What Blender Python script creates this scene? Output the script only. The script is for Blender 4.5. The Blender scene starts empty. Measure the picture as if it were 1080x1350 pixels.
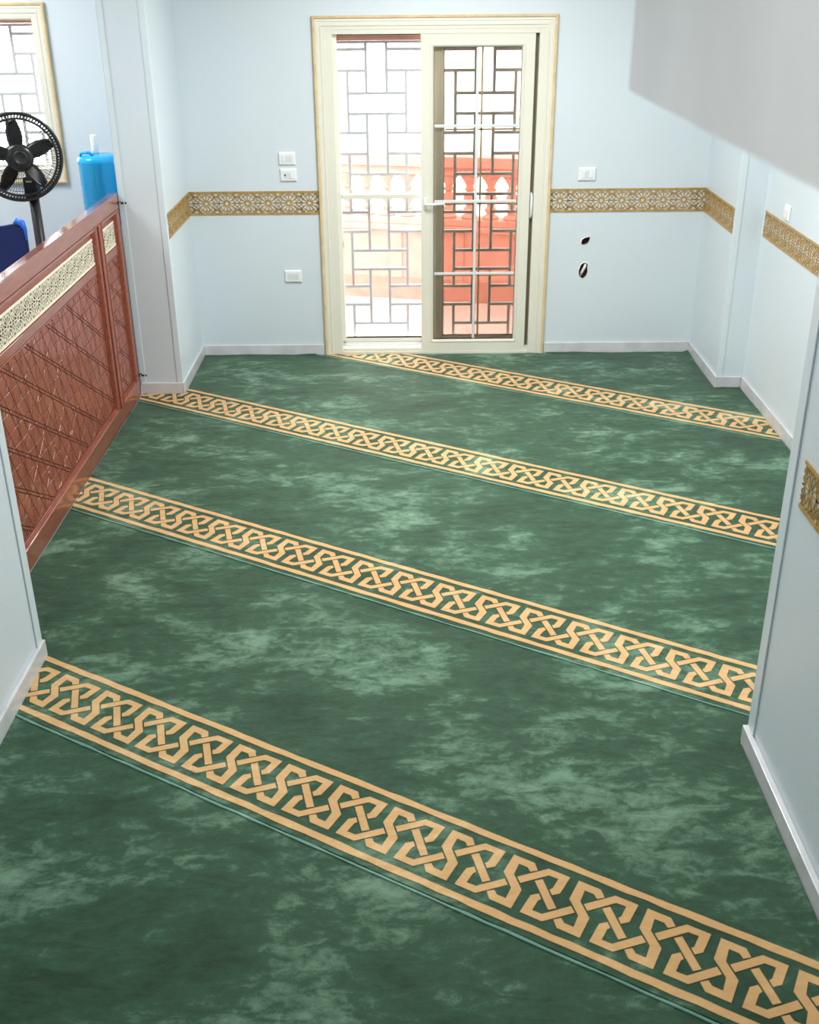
import bpy, bmesh, math, random
from mathutils import Vector, Matrix
from mathutils.geometry import tessellate_polygon
random.seed(7)
S = bpy.context.scene
COL = S.collection
PI = math.pi

# ---------------------------------------------------------------- camera
F_PX, PITCH, YAW, ROLL = 1451.68, 0.4546, -0.0018, -0.0087
CAM = Vector((-0.0222, -7.5524, 2.4312))
XL, XR, XR2, XR3, XP = -1.494, 1.9665, 2.133, 1.1485, -1.759
YL, YR, YR3, YLN = -0.79, -0.76, -4.445, -3.86
FT, FB, BH = 1.134, 0.980, 0.072        # frieze top / bottom, baseboard height
CEIL = 3.0
cp, sp, cy, sy = math.cos(PITCH), math.sin(PITCH), math.cos(YAW), math.sin(YAW)
fwd = Vector((sy*cp, cy*cp, -sp)); rgt = Vector((cy, -sy, 0)); upv = rgt.cross(fwd)
cr, sr = math.cos(ROLL), math.sin(ROLL)
r2 = cr*rgt + sr*upv; u2 = -sr*rgt + cr*upv
cam_d = bpy.data.cameras.new('camera'); cam = bpy.data.objects.new('camera', cam_d); COL.objects.link(cam)
mat = Matrix((r2, u2, -fwd)).transposed().to_4x4(); mat.translation = CAM
cam.matrix_world = mat
cam_d.sensor_fit = 'HORIZONTAL'; cam_d.sensor_width = 24.0
cam_d.lens = 24.0*F_PX/1080.0
cam_d.clip_start = 0.02
cam_d.dof.use_dof = True; cam_d.dof.focus_distance = 4.9
cam_d.dof.aperture_fstop = (cam_d.lens/1000.0)/0.0066
S.camera = cam

# ---------------------------------------------------------------- world, lights, exposure
w = bpy.data.worlds.new('sky'); S.world = w; w.use_nodes = True
bg = w.node_tree.nodes['Background']
bg.inputs[0].default_value = (0.93, 0.97, 1.0, 1); bg.inputs[1].default_value = 8.0
S.view_settings.view_transform = 'Standard'; S.view_settings.look = 'None'
S.view_settings.gamma = 1.0; S.view_settings.use_curve_mapping = False
S.view_settings.exposure = 0.0

def area_lamp(name, loc, sx, sy_, power, col=(1, 0.985, 0.96), rot=(0, 0, 0)):
    d = bpy.data.lights.new(name, 'AREA'); d.shape = 'RECTANGLE'; d.size = sx; d.size_y = sy_
    d.energy = power; d.color = col
    o = bpy.data.objects.new(name, d); o.location = loc; o.rotation_euler = rot; COL.objects.link(o); return o
FILL_LAMPS = [(0.15, -1.75, 68), (0.8, -3.1, 44), (-0.3, -5.0, 11), (-0.3, -7.4, 7), (-3.1, -1.25, 52), (-3.1, -4.6, 26)]  # added fill lights out of view, no such fixtures are known
for lx, ly, p in FILL_LAMPS:
    area_lamp('added_fill_light', (lx, ly, CEIL-0.06), 0.9, 0.9, p)

# ---------------------------------------------------------------- helpers: materials
def nt(name):
    m = bpy.data.materials.new(name); m.use_nodes = True
    return m, m.node_tree, m.node_tree.nodes, m.node_tree.links, m.node_tree.nodes['Principled BSDF']
def plain(name, col, rough=0.5, metal=0.0, spec=0.5, var=0.0, scale=6.0, bump=0.0, bscale=60.0, coat=0.0, stretch=(1, 1, 1)):
    m, t, n, l, b = nt(name)
    b.inputs['Roughness'].default_value = rough; b.inputs['Metallic'].default_value = metal
    b.inputs['Specular IOR Level'].default_value = spec; b.inputs['Coat Weight'].default_value = coat
    b.inputs['Base Color'].default_value = (*col, 1)
    tc = n.new('ShaderNodeTexCoord'); mp = n.new('ShaderNodeMapping'); mp.inputs['Scale'].default_value = stretch
    l.new(tc.outputs['Object'], mp.inputs[0])
    if var:
        ns = n.new('ShaderNodeTexNoise'); ns.inputs['Scale'].default_value = scale; ns.inputs['Detail'].default_value = 5
        l.new(mp.outputs[0], ns.inputs['Vector'])
        cr_ = n.new('ShaderNodeValToRGB')
        cr_.color_ramp.elements[0].position = 0.3; cr_.color_ramp.elements[1].position = 0.7
        cr_.color_ramp.elements[0].color = (*[max(0, c*(1-var)) for c in col], 1)
        cr_.color_ramp.elements[1].color = (*[min(1, c*(1+var)) for c in col], 1)
        l.new(ns.outputs['Fac'], cr_.inputs[0]); l.new(cr_.outputs[0], b.inputs['Base Color'])
    if bump:
        nb = n.new('ShaderNodeTexNoise'); nb.inputs['Scale'].default_value = bscale; nb.inputs['Detail'].default_value = 4
        l.new(mp.outputs[0], nb.inputs['Vector'])
        bp_ = n.new('ShaderNodeBump'); bp_.inputs['Strength'].default_value = bump; bp_.inputs['Distance'].default_value = 0.004
        l.new(nb.outputs['Fac'], bp_.inputs['Height']); l.new(bp_.outputs[0], b.inputs['Normal'])
    return m

M = {}
M['plaster'] = plain('blue_white_paint', (0.69, 0.77, 0.82), 0.42, var=0.015, scale=1.5, bump=0.05, bscale=45)
M['bead'] = plain('corner_bead_paint', (0.70, 0.79, 0.83), 0.35, var=0.02, scale=4)
M['beam'] = plain('white_beam_paint', (0.80, 0.80, 0.78), 0.5, var=0.07, scale=5, bump=0.1, bscale=12)
M['marble'] = plain('light_grey_marble', (0.66, 0.67, 0.69), 0.25, var=0.10, scale=9, coat=0.2)
M['ceiling'] = plain('ceiling_paint', (0.8, 0.82, 0.83), 0.6, var=0.02)
M['tile_floor'] = plain('grey_floor_tile', (0.55, 0.56, 0.56), 0.3, var=0.08)
M['cream'] = plain('cream_upvc', (0.80, 0.79, 0.68), 0.32, var=0.012, scale=3)
M['cream_gold'] = plain('gold_edge_bead', (0.72, 0.55, 0.30), 0.35, var=0.12, scale=18)
M['white_pvc'] = plain('white_plastic', (0.86, 0.89, 0.90), 0.25, var=0.01)
M['grey_glaze'] = plain('pale_glazing_bar', (0.72, 0.76, 0.76), 0.3, var=0.02)
M['gasket'] = plain('black_rubber', (0.02, 0.02, 0.02), 0.6, var=0.1)
M['steel'] = plain('grey_painted_steel', (0.48, 0.51, 0.53), 0.35, metal=0.0, var=0.08, scale=12)
M['gold'] = plain('gilded_lattice', (0.50, 0.32, 0.10), 0.36, metal=0.2, var=0.25, scale=22)
M['pale_gold'] = plain('pale_gilded_lattice', (0.95, 0.87, 0.68), 0.35, metal=0.0, var=0.1, scale=22)
M['terra'] = plain('terracotta_render', (0.80, 0.43, 0.36), 0.7, var=0.10, scale=7, bump=0.3, bscale=30)
M['terra_dark'] = plain('terracotta_skirting', (0.66, 0.34, 0.27), 0.7, var=0.12, scale=9, bump=0.3)
M['balcony_tile'] = plain('pinkish_balcony_tile', (0.66, 0.53, 0.50), 0.5, var=0.06)
M['wood'] = plain('red_brown_varnished_wood', (0.29, 0.072, 0.040), 0.34, var=0.2, scale=7, bump=0.06, bscale=40, stretch=(1, 1, 7), coat=0.15)
M['wood_rail'] = plain('red_brown_varnished_rail', (0.30, 0.075, 0.040), 0.30, var=0.2, scale=7, bump=0.02, bscale=40, stretch=(7, 1, 7), coat=0.8)
M['wood_dark'] = plain('dark_red_backing', (0.03, 0.012, 0.008), 0.6, var=0.15, scale=8)
M['strap'] = plain('red_brown_strapwork', (0.30, 0.075, 0.040), 0.36, var=0.18, scale=12, coat=0.35)
M['black'] = plain('black_plastic', (0.014, 0.016, 0.017), 0.25, var=0.1, scale=10)
M['black_dull'] = plain('black_metal', (0.018, 0.020, 0.020), 0.4, var=0.1, scale=10)
M['navy'] = plain('navy_plastic', (0.004, 0.012, 0.085), 0.4, var=0.1)
M['blue'] = plain('bright_blue_plastic', (0.015, 0.16, 0.75), 0.3, var=0.05)
M['dark_hole'] = plain('dark_cavity', (0.07, 0.028, 0.02), 0.9, var=0.3, scale=40)
M['metal_dark'] = plain('dark_bracket_metal', (0.03, 0.04, 0.035), 0.4, metal=0.6, var=0.1)

def lamp_mat():
    m, t, n, l, b = nt('added_lamp_diffuser')
    b.inputs['Base Color'].default_value = (0.9, 0.9, 0.9, 1)
    b.inputs['Emission Color'].default_value = (1, 0.98, 0.95, 1); b.inputs['Emission Strength'].default_value = 2.0  # glowing face of the added ceiling panels
    return m
M['lamp'] = lamp_mat()

def bottle_mat():
    m, t, n, l, b = nt('blue_bottle_plastic')
    ns = n.new('ShaderNodeTexNoise'); ns.inputs['Scale'].default_value = 14; ns.inputs['Detail'].default_value = 3
    tc = n.new('ShaderNodeTexCoord'); l.new(tc.outputs['Object'], ns.inputs['Vector'])
    r = n.new('ShaderNodeValToRGB'); r.color_ramp.elements[0].color = (0.008, 0.42, 0.92, 1); r.color_ramp.elements[1].color = (0.015, 0.52, 0.97, 1)
    l.new(ns.outputs['Fac'], r.inputs[0]); l.new(r.outputs[0], b.inputs['Base Color'])
    b.inputs['Roughness'].default_value = 0.12; b.inputs['Subsurface Weight'].default_value = 0.15
    b.inputs['Subsurface Radius'].default_value = (0.02, 0.05, 0.1)
    bp_ = n.new('ShaderNodeBump'); bp_.inputs['Strength'].default_value = 0.5; bp_.inputs['Distance'].default_value = 0.01
    l.new(ns.outputs['Fac'], bp_.inputs['Height']); l.new(bp_.outputs[0], b.inputs['Normal'])
    return m
M['bottle'] = bottle_mat()

def glass_mat():
    m, t, n, l, b = nt('bronze_tinted_glass'); n.remove(b)
    out = n['Material Output']
    tr = n.new('ShaderNodeBsdfTransparent'); tr.inputs[0].default_value = (0.835, 0.81, 0.775, 1)
    gl = n.new('ShaderNodeBsdfGlossy'); gl.inputs['Roughness'].default_value = 0.0; gl.inputs[0].default_value = (0.9, 0.9, 0.9, 1)
    fr = n.new('ShaderNodeFresnel'); fr.inputs['IOR'].default_value = 1.5
    mx = n.new('ShaderNodeMixShader'); l.new(fr.outputs[0], mx.inputs[0]); l.new(tr.outputs[0], mx.inputs[1]); l.new(gl.outputs[0], mx.inputs[2])
    l.new(mx.outputs[0], out.inputs['Surface'])
    return m
M['glass'] = glass_mat()

def carpet_mat(name, dark, mid, light, amount=1.0, sheen=0.35):
    m, t, n, l, b = nt(name)
    tc = n.new('ShaderNodeTexCoord')
    geo = n.new('ShaderNodeNewGeometry')
    mp = n.new('ShaderNodeMapping'); mp.inputs['Location'].default_value = (1.7, 6.2, 0); mp.inputs['Rotation'].default_value = (0, 0, 0.5); mp.inputs['Scale'].default_value = (1.0, 1.35, 1)
    l.new(geo.outputs['Position'], mp.inputs[0])
    big = n.new('ShaderNodeTexNoise'); big.inputs['Scale'].default_value = 1.7; big.inputs['Detail'].default_value = 10; big.inputs['Roughness'].default_value = 0.68; big.inputs['Distortion'].default_value = 0.35
    l.new(mp.outputs[0], big.inputs['Vector'])
    mp2 = n.new('ShaderNodeMapping'); mp2.inputs['Rotation'].default_value = (0, 0, -0.6); mp2.inputs['Scale'].default_value = (1.0, 2.6, 1)
    l.new(geo.outputs['Position'], mp2.inputs[0])
    st = n.new('ShaderNodeTexNoise'); st.inputs['Scale'].default_value = 6.0; st.inputs['Detail'].default_value = 7; st.inputs['Roughness'].default_value = 0.6; st.inputs['Distortion'].default_value = 1.0
    l.new(mp2.outputs[0], st.inputs['Vector'])
    fine = n.new('ShaderNodeTexNoise'); fine.inputs['Scale'].default_value = 260; fine.inputs['Detail'].default_value = 2
    l.new(geo.outputs['Position'], fine.inputs['Vector'])
    a = n.new('ShaderNodeMath'); a.operation = 'MULTIPLY_ADD'; l.new(st.outputs['Fac'], a.inputs[0]); a.inputs[1].default_value = 0.45
    l.new(big.outputs['Fac'], a.inputs[2])
    pf = n.new('ShaderNodeTexNoise'); pf.inputs['Scale'].default_value = 15.0; pf.inputs['Detail'].default_value = 8; pf.inputs['Roughness'].default_value = 0.7; pf.inputs['Distortion'].default_value = 0.6
    l.new(mp.outputs[0], pf.inputs['Vector'])
    a1 = n.new('ShaderNodeMath'); a1.operation = 'MULTIPLY_ADD'; l.new(pf.outputs['Fac'], a1.inputs[0]); a1.inputs[1].default_value = 0.38; l.new(a.outputs[0], a1.inputs[2])
    a2 = n.new('ShaderNodeMath'); a2.operation = 'MULTIPLY_ADD'; l.new(fine.outputs['Fac'], a2.inputs[0]); a2.inputs[1].default_value = 0.12; l.new(a1.outputs[0], a2.inputs[2])
    mr = n.new('ShaderNodeMapRange'); mr.inputs['From Min'].default_value = 0.79; mr.inputs['From Max'].default_value = 1.165
    l.new(a2.outputs[0], mr.inputs['Value'])
    r = n.new('ShaderNodeValToRGB'); e = r.color_ramp.elements
    e[0].position = 0.0; e[0].color = (*dark, 1); e[1].position = 1.0; e[1].color = (*light, 1)
    e2 = e.new(0.55); e2.color = (*mid, 1)
    l.new(mr.outputs[0], r.inputs[0]); l.new(r.outputs[0], b.inputs['Base Color'])
    b.inputs['Roughness'].default_value = 0.75; b.inputs['Specular IOR Level'].default_value = 0.25
    b.inputs['Sheen Weight'].default_value = sheen; b.inputs['Sheen Roughness'].default_value = 0.45
    b.inputs['Sheen Tint'].default_value = (0.82, 0.96, 0.88, 1)
    bp_ = n.new('ShaderNodeBump'); bp_.inputs['Strength'].default_value = 0.6; bp_.inputs['Distance'].default_value = 0.010
    l.new(a2.outputs[0], bp_.inputs['Height']); l.new(bp_.outputs[0], b.inputs['Normal'])
    return m
M['pile'] = carpet_mat('brushed_green_pile', (0.014, 0.045, 0.020), (0.031, 0.088, 0.046), (0.155, 0.275, 0.185), sheen=0.25)
M['selvedge'] = carpet_mat('lit_green_pile_edge', (0.10, 0.24, 0.18), (0.15, 0.31, 0.24), (0.24, 0.42, 0.34))  # lighter green stands for light on the turned pile edge
M['tan'] = carpet_mat('tan_pile', (0.60, 0.345, 0.140), (0.68, 0.41, 0.175), (0.80, 0.53, 0.27), sheen=0.3)

# ---------------------------------------------------------------- helpers: geometry
class MB:
    def __init__(s): s.v = []; s.f = []
    def add(s, vs, fs):
        k = len(s.v); s.v += [tuple(p) for p in vs]; s.f += [tuple(i+k for i in f) for f in fs]; return s
    def box(s, x0, y0, z0, x1, y1, z1):
        x0, x1 = min(x0, x1), max(x0, x1); y0, y1 = min(y0, y1), max(y0, y1); z0, z1 = min(z0, z1), max(z0, z1)
        return s.add([(x0,y0,z0),(x1,y0,z0),(x1,y1,z0),(x0,y1,z0),(x0,y0,z1),(x1,y0,z1),(x1,y1,z1),(x0,y1,z1)],
                     [(0,3,2,1),(4,5,6,7),(0,1,5,4),(1,2,6,5),(2,3,7,6),(3,0,4,7)])
    def prism(s, poly, fn, d0, d1):
        n = len(poly)
        if n < 3: return s
        vs = [fn(u, v, d0) for u, v in poly] + [fn(u, v, d1) for u, v in poly]
        return s.add(vs, [tuple(range(n))[::-1], tuple(range(n, 2*n))] + [(i, (i+1) % n, n+(i+1) % n, n+i) for i in range(n)])
    def chamfer_bar(s, a, b, w, fn, d0, d1, top=0.55):
        a = Vector(a); b = Vector(b); t = (b-a)
        if t.length < 1e-5: return s
        t.normalize(); nn = Vector((-t.y, t.x))*w/2; ni = nn*top
        P = [a-nn, b-nn, b+nn, a+nn]; Q = [a-ni, b-ni, b+ni, a+ni]
        return s.add([fn(p.x, p.y, d0) for p in P]+[fn(p.x, p.y, d1) for p in Q], [(4,5,6,7),(0,1,5,4),(1,2,6,5),(2,3,7,6),(3,0,4,7)])
    def tube(s, pts, r, n=8, closed=False):
        pts = [Vector(p) for p in pts]; m = len(pts); rs = r if isinstance(r, (list, tuple)) else [r]*m
        k = len(s.v); ref = None
        for i, p in enumerate(pts):
            if closed: t = pts[(i+1) % m]-pts[i-1]
            else: t = pts[min(i+1, m-1)]-pts[max(i-1, 0)]
            t.normalize()
            if ref is None: ref = Vector((0, 0, 1)) if abs(t.z) < 0.9 else Vector((1, 0, 0))
            x = ref - t*ref.dot(t)
            if x.length < 1e-4: x = t.orthogonal()
            x.normalize(); y = t.cross(x); ref = x
            for j in range(n):
                a = 2*PI*j/n; s.v.append(tuple(p+x*math.cos(a)*rs[i]+y*math.sin(a)*rs[i]))
        for i in range(m if closed else m-1):
            for j in range(n):
                a = k+i*n+j; b = k+i*n+(j+1) % n; c = k+((i+1) % m)*n+(j+1) % n; d = k+((i+1) % m)*n+j
                s.f.append((a, b, c, d))
        if not closed:
            s.f.append(tuple(k+j for j in range(n))[::-1]); s.f.append(tuple(k+(m-1)*n+j for j in range(n)))
        return s
    def lathe(s, prof, c=(0, 0, 0), n=24, axis='z'):
        k = len(s.v)
        for r, h in prof:
            for j in range(n):
                a = 2*PI*j/n; p = (r*math.cos(a), r*math.sin(a), h)
                if axis == 'y': p = (p[0], -h, p[1])
                s.v.append((c[0]+p[0], c[1]+p[1], c[2]+p[2]))
        for i in range(len(prof)-1):
            for j in range(n):
                s.f.append((k+i*n+j, k+i*n+(j+1) % n, k+(i+1)*n+(j+1) % n, k+(i+1)*n+j))
        s.f.append(tuple(k+j for j in range(n))[::-1]); s.f.append(tuple(k+(len(prof)-1)*n+j for j in range(n)))
        return s
    def xform(s, Mx): s.v = [tuple(Mx @ Vector(p)) for p in s.v]; return s
    def mesh(s, name, off=Vector((0, 0, 0)), smooth=False, recalc=True):
        me = bpy.data.meshes.new(name); me.from_pydata([tuple(Vector(p)-off) for p in s.v], [], s.f)
        if recalc:
            bm = bmesh.new(); bm.from_mesh(me); bmesh.ops.recalc_face_normals(bm, faces=bm.faces); bm.to_mesh(me); bm.free()
        if smooth:
            for p in me.polygons: p.use_smooth = True
        me.update(); return me

def wpos(o):
    p = Vector((0, 0, 0))
    while o: p += o.location; o = o.parent
    return p
def tag(o, label=None, cat=None, group=None, kind=None):
    if label: o['label'] = label
    if cat: o['category'] = cat
    if group: o['group'] = group
    if kind: o['kind'] = kind
    return o
def thing(name, label, cat, loc=(0, 0, 0), group=None, kind=None):
    o = bpy.data.objects.new(name, None); o.location = loc; o.empty_display_size = 0.05; COL.objects.link(o)
    return tag(o, label, cat, group, kind)
def part(name, mb, mt, parent=None, smooth=False, bevel=0.0, label=None, kind=None, local=False, loc=None, seg=2):
    off = Vector((0, 0, 0)) if (local or parent is None) else wpos(parent)
    me = mb.mesh(name, off, smooth)
    me.materials.append(mt)
    o = bpy.data.objects.new(name, me); COL.objects.link(o)
    if parent: o.parent = parent
    if loc is not None: o.location = loc
    if bevel:
        b = o.modifiers.new('bevel', 'BEVEL'); b.width = bevel; b.segments = seg; b.limit_method = 'ANGLE'
    if label: o['label'] = label
    if kind: o['kind'] = kind
    return o
def auto_smooth(o, ang=0.6):
    me = o.data
    for p in me.polygons: p.use_smooth = True
    bm = bmesh.new(); bm.from_mesh(me)
    for e in bm.edges:
        if len(e.link_faces) == 2 and e.calc_face_angle(0) > ang: e.smooth = False
    bm.to_mesh(me); bm.free()
def share(me, name, parent, loc=(0, 0, 0), rot=(0, 0, 0)):
    o = bpy.data.objects.new(name, me); o.location = loc; o.rotation_euler = rot; COL.objects.link(o)
    if parent: o.parent = parent
    return o
def struct(name, mb, mt, label, cat='wall', **k):
    o = part(name, mb, mt, **k); tag(o, label, cat, kind='structure'); return o
def clip_half(poly, nx, ny, c):           # keep nx*x+ny*y <= c
    out = []
    for i in range(len(poly)):
        p, q = poly[i], poly[(i+1) % len(poly)]
        dp = nx*p[0]+ny*p[1]-c; dq = nx*q[0]+ny*q[1]-c
        if dp <= 0: out.append(p)
        if (dp < 0 < dq) or (dq < 0 < dp):
            t = dp/(dp-dq); out.append((p[0]+(q[0]-p[0])*t, p[1]+(q[1]-p[1])*t))
    return out
def clip_box(poly, x0, y0, x1, y1):
    for h in ((-1, 0, -x0), (1, 0, x1), (0, -1, -y0), (0, 1, y1)):
        if len(poly) < 3: return []
        poly = clip_half(poly, *h)
    return poly

# wall mappings (u, v, d): u along the wall, v height, d out of the wall into the room
map_back = lambda u, v, d: (u, -d, v)
def map_px(x): return lambda u, v, d: (x+d, u, v)          # face looks towards +x
def map_nx(x): return lambda u, v, d: (x-d, u, v)          # face looks towards -x

# ================================================================= ROOM SHELL
YN = -9.0; YFACE = -0.79; GX = -5.0; T = 0.14
DX0, DX1, DZ1 = -0.560, 0.862, 2.140          # opening for the door
WX0, WX1, WZ0, WZ1 = -3.90, -2.34, 1.255, 2.235  # opening for the window
floor = struct('floor', MB().box(GX-0.2, YN-0.2, -0.15, XR2+0.3, 0.0, -0.012), M['tile_floor'], 'plain grey tiled floor slab under the carpets', 'floor')
struct('ceiling', MB().box(GX-0.2, YN-0.2, CEIL, XR2+0.3, 0.14, CEIL+0.15), M['ceiling'], 'flat white painted ceiling above the prayer room', 'ceiling')

def wall_with_holes():
    mb = MB()
    mb.box(GX-0.2, 0, -0.15, WX0, T, CEIL); mb.box(WX0, 0, -0.15, WX1, T, WZ0); mb.box(WX0, 0, WZ1, WX1, T, CEIL)
    mb.box(WX1, 0, -0.15, DX0, T, CEIL); mb.box(DX0, 0, DZ1, DX1, T, CEIL); mb.box(DX0, 0, -0.15, DX1, T, -0.012)
    # section right of the door, its face pierced by two broken-out holes
    x0, x1, z0, z1 = DX1, XR2+0.3, -0.15, CEIL
    def blob(pts): return [Vector((u, -0.0, v)) for u, v in pts]
    h1 = [(1.150, 0.768), (1.156, 0.797), (1.176, 0.808), (1.209, 0.815), (1.208, 0.795), (1.196, 0.772), (1.168, 0.760)]
    h2 = [(1.146, 0.560), (1.147, 0.590), (1.158, 0.622), (1.174, 0.636), (1.190, 0.638), (1.205, 0.628), (1.203, 0.600), (1.207, 0.575), (1.196, 0.545), (1.178, 0.530), (1.160, 0.536)]
    outer = [(x0, z0), (x1, z0), (x1, z1), (x0, z1)]
    loops = [[Vector((u, v, 0)) for u, v in L] for L in (outer, h1, h2)]
    flat = [p for L in loops for p in L]
    tris = tessellate_polygon(loops)
    mb.add([(p.x, 0, p.y) for p in flat], [tuple(t) for t in tris])
    mb.add([(x0,0,z0),(x1,0,z0),(x1,0,z1),(x0,0,z1),(x0,T,z0),(x1,T,z0),(x1,T,z1),(x0,T,z1)], [(4,5,6,7),(0,1,5,4),(1,2,6,5),(2,3,7,6),(3,0,4,7)])
    cav = MB()
    for h in (h1, h2):
        n = len(h)
        cav.add([(u, 0.0005, v) for u, v in h]+[(u, 0.045, v) for u, v in h], [(i, (i+1) % n, n+(i+1) % n, n+i) for i in range(n)]+[tuple(range(n, 2*n))])
    return mb, cav, h1, h2
mb, cav, h1, h2 = wall_with_holes()
me = mb.mesh('wall_back', recalc=False); me.materials.append(M['plaster'])
wall_back = bpy.data.objects.new('wall_back', me); COL.objects.link(wall_back)
tag(wall_back, 'pale blue end wall with the glazed door and two broken holes', 'wall', kind='structure')
c1 = part('hole_cavity', cav, M['dark_hole'], wall_back)
for h in (h1, h2):     # chipped white plaster rim round each hole
    cx = sum(p[0] for p in h)/len(h); cz = sum(p[1] for p in h)/len(h)
    rim = MB(); n = len(h); out = [(cx+(u-cx)*1.22, cz+(v-cz)*1.12) for u, v in h]
    rim.add([(u, -0.0005, v) for u, v in h]+[(u, -0.003, v) for u, v in h]+[(u, -0.0005, v) for u, v in out], [(i, (i+1) % n, n+(i+1) % n, n+i) for i in range(n)]+[(n+i, n+(i+1) % n, 2*n+(i+1) % n, 2*n+i) for i in range(n)])
    part('chipped_rim', rim, M['white_pvc'], wall_back, label='chipped white plaster edge')
part('conduit_pipe', MB().tube([(1.160, 0.035, 0.532), (1.170, 0.012, 0.570), (1.186, -0.002, 0.610), (1.195, 0.02, 0.632)], 0.009, 10), M['white_pvc'], wall_back, smooth=True, label='white conduit end in the hole')
struct('wall_outer_skin', MB().box(GX-0.2, T+0.002, -0.15, -3.96, 0.32, CEIL+0.15).box(-3.96, T+0.002, -0.15, -2.28, 0.32, 1.20).box(-3.96, T+0.002, 2.168, -2.28, 0.32, CEIL+0.15)
       .box(-2.28, T+0.002, -0.15, -0.545, 0.32, CEIL+0.15).box(-0.545, T+0.002, 2.048, 0.86, 0.32, CEIL+0.15).box(0.86, T+0.002, -0.15, XR2+0.3, 0.32, CEIL+0.15), M['terra'],
       'terracotta outer face of the end wall around the openings', 'wall')
struct('wall_left_pier', MB().box(XP, YL, -0.012, XL, 0, CEIL), M['plaster'], 'pale blue pier projecting from the end wall beside the wooden partition', 'wall')
struct('wall_left_near', MB().box(XP, YN, -0.012, XL, YLN, CEIL), M['plaster'], 'pale blue near pillar at the left edge of the photo', 'wall')
struct('wall_left', MB().box(GX-0.2, YN, -0.012, GX, 0, CEIL), M['plaster'], 'pale side wall of the space behind the partition', 'wall')
struct('wall_front', MB().box(GX-0.2, YN-0.2, -0.012, XR2+0.3, YN, CEIL), M['plaster'], 'pale wall behind the viewer closing the room', 'wall')
struct('wall_right_far', MB().box(XR, YR, -0.012, XR2+0.3, 0, CEIL), M['plaster'], 'pale blue projecting corner at the far right of the end wall', 'wall')
struct('wall_right', MB().box(XR2, YR3, -0.012, XR2+0.3, YR, CEIL), M['plaster'], 'pale blue side wall set back on the right', 'wall')
struct('wall_right_near', MB().box(XR3, YN, -0.012, XR2+0.3, YR3, CEIL), M['plaster'], 'pale blue near wall at the right edge, reaching into the room', 'wall')

# hanging beam close to the viewer
RB = 0.055
bx, by, bz = 0.2028-0.016*RB, -6.3258+0.82*RB-0.03, 2.3231
corner = [(bx+RB-RB*math.cos(a_), by-RB+RB*math.sin(a_)) for a_ in [PI/2*i/8 for i in range(9)]]
bm_ = MB().prism([(bx, YN)] + corner + [(bx+0.30, by), (bx+0.30, YN)], lambda u, v, d: (u, v, d), bz, CEIL)
o = struct('ceiling_beam', bm_, M['beam'], 'out of focus greyish white beam hanging at the top right', 'beam')
auto_smooth(o, 0.5)

# baseboards ------------------------------------------------------
BT = 0.012
def baseboard(name, boxes, label):
    root = tag(thing(name, label, 'baseboard'), kind='structure')
    for b in boxes:
        part('marble_strip', MB().box(b[0], b[1], -0.012, b[2], b[3], BH), M['marble'], root, bevel=0.0025)
g = 0.0006
baseboard('baseboard_back', [(XL+BT, -BT, -0.626, -g), (0.927, -BT, XR-BT, -g)], 'light grey marble baseboard along the end wall both sides of the door')
baseboard('baseboard_left', [(XL+g, YL-BT, XL+BT, -g), (XP+g, YL-BT, XL, YL-g)], 'light grey marble baseboard around the left pier')
baseboard('baseboard_right', [(XR-BT, YR-BT, XR-g, -g), (XR, YR-BT, XR2-BT, YR-g), (XR2-BT, YR3+BT, XR2-g, YR-BT-g)], 'light grey marble baseboard stepping along the right side wall')
baseboard('baseboard_left_near', [(XL+g, YN, XL+BT+0.004, YLN+BT), (XP+g, YLN+g, XL, YLN+BT)], 'light grey marble baseboard of the near left pillar')
baseboard('baseboard_right_near', [(XR3-0.022, YN, XR3-g, YR3+0.012), (XR3, YR3+g, XR2-BT, YR3+0.012)], 'light grey marble baseboard of the near right wall')

# plaster corner beads ---------------------------------------------
BW, BD = 0.032, 0.004
def bead(name, boxes, label):
    mbx = MB()
    for b in boxes: mbx.box(*b)
    struct(name, mbx, M['bead'], label, 'trim', bevel=0.0015)
bead('trim_1', [(XP-0.0, YL-BD, BH, XP+BW, YL-g, CEIL-g), (XP-BD, YL-BD, BH, XP-g, YL+BW, CEIL-g)], 'white corner bead on the partition side of the left pier')
bead('trim_2', [(XL-BW, YL-BD, BH, XL+BD, YL-g, CEIL-g), (XL+g, YL-g, BH, XL+BD, YL+BW, CEIL-g)], 'white corner bead on the door side of the left pier')
bead('trim_3', [(XR-BD, YR-BD, BH, XR+BW, YR-g, CEIL-g), (XR-BD, YR-g, BH, XR-g, YR+BW, CEIL-g)], 'white corner bead on the far right projecting corner')
bead('trim_4', [(XR3-0.006, YR3-0.055, BH, XR3-g, YR3+0.006, CEIL-g), (XR3-g, YR3+g, BH, XR3+0.05, YR3+0.006, CEIL-g)], 'white corner bead on the near right wall edge')
bead('trim_5', [(XL+g, YLN-0.05, BH, XL+0.006, YLN+0.006, CEIL-g), (XL-0.05, YLN+g, BH, XL-g, YLN+0.006, CEIL-g)], 'white corner bead on the near left pillar edge')

# unseen ceiling panel lamps, added to brighten the room ------------------
LN = ['over the middle of the carpet', 'near the right side wall', 'over the near carpet strip', 'behind the beam above the viewer', 'over the space behind the partition', 'at the near end behind the partition']
for (lx, ly, p), where in zip(FILL_LAMPS, LN):
    r = thing('added_panel_lamp', 'added unseen square white ceiling panel lamp ' + where, 'lamp', (lx, ly, CEIL))
    part('lamp_frame', MB().box(lx-0.3, ly-0.3, CEIL-0.02, lx+0.3, ly+0.3, CEIL-0.001), M['white_pvc'], r, bevel=0.004)
    part('diffuser', MB().box(lx-0.28, ly-0.28, CEIL-0.024, lx+0.28, ly+0.28, CEIL-0.0205), M['lamp'], r)

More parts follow.
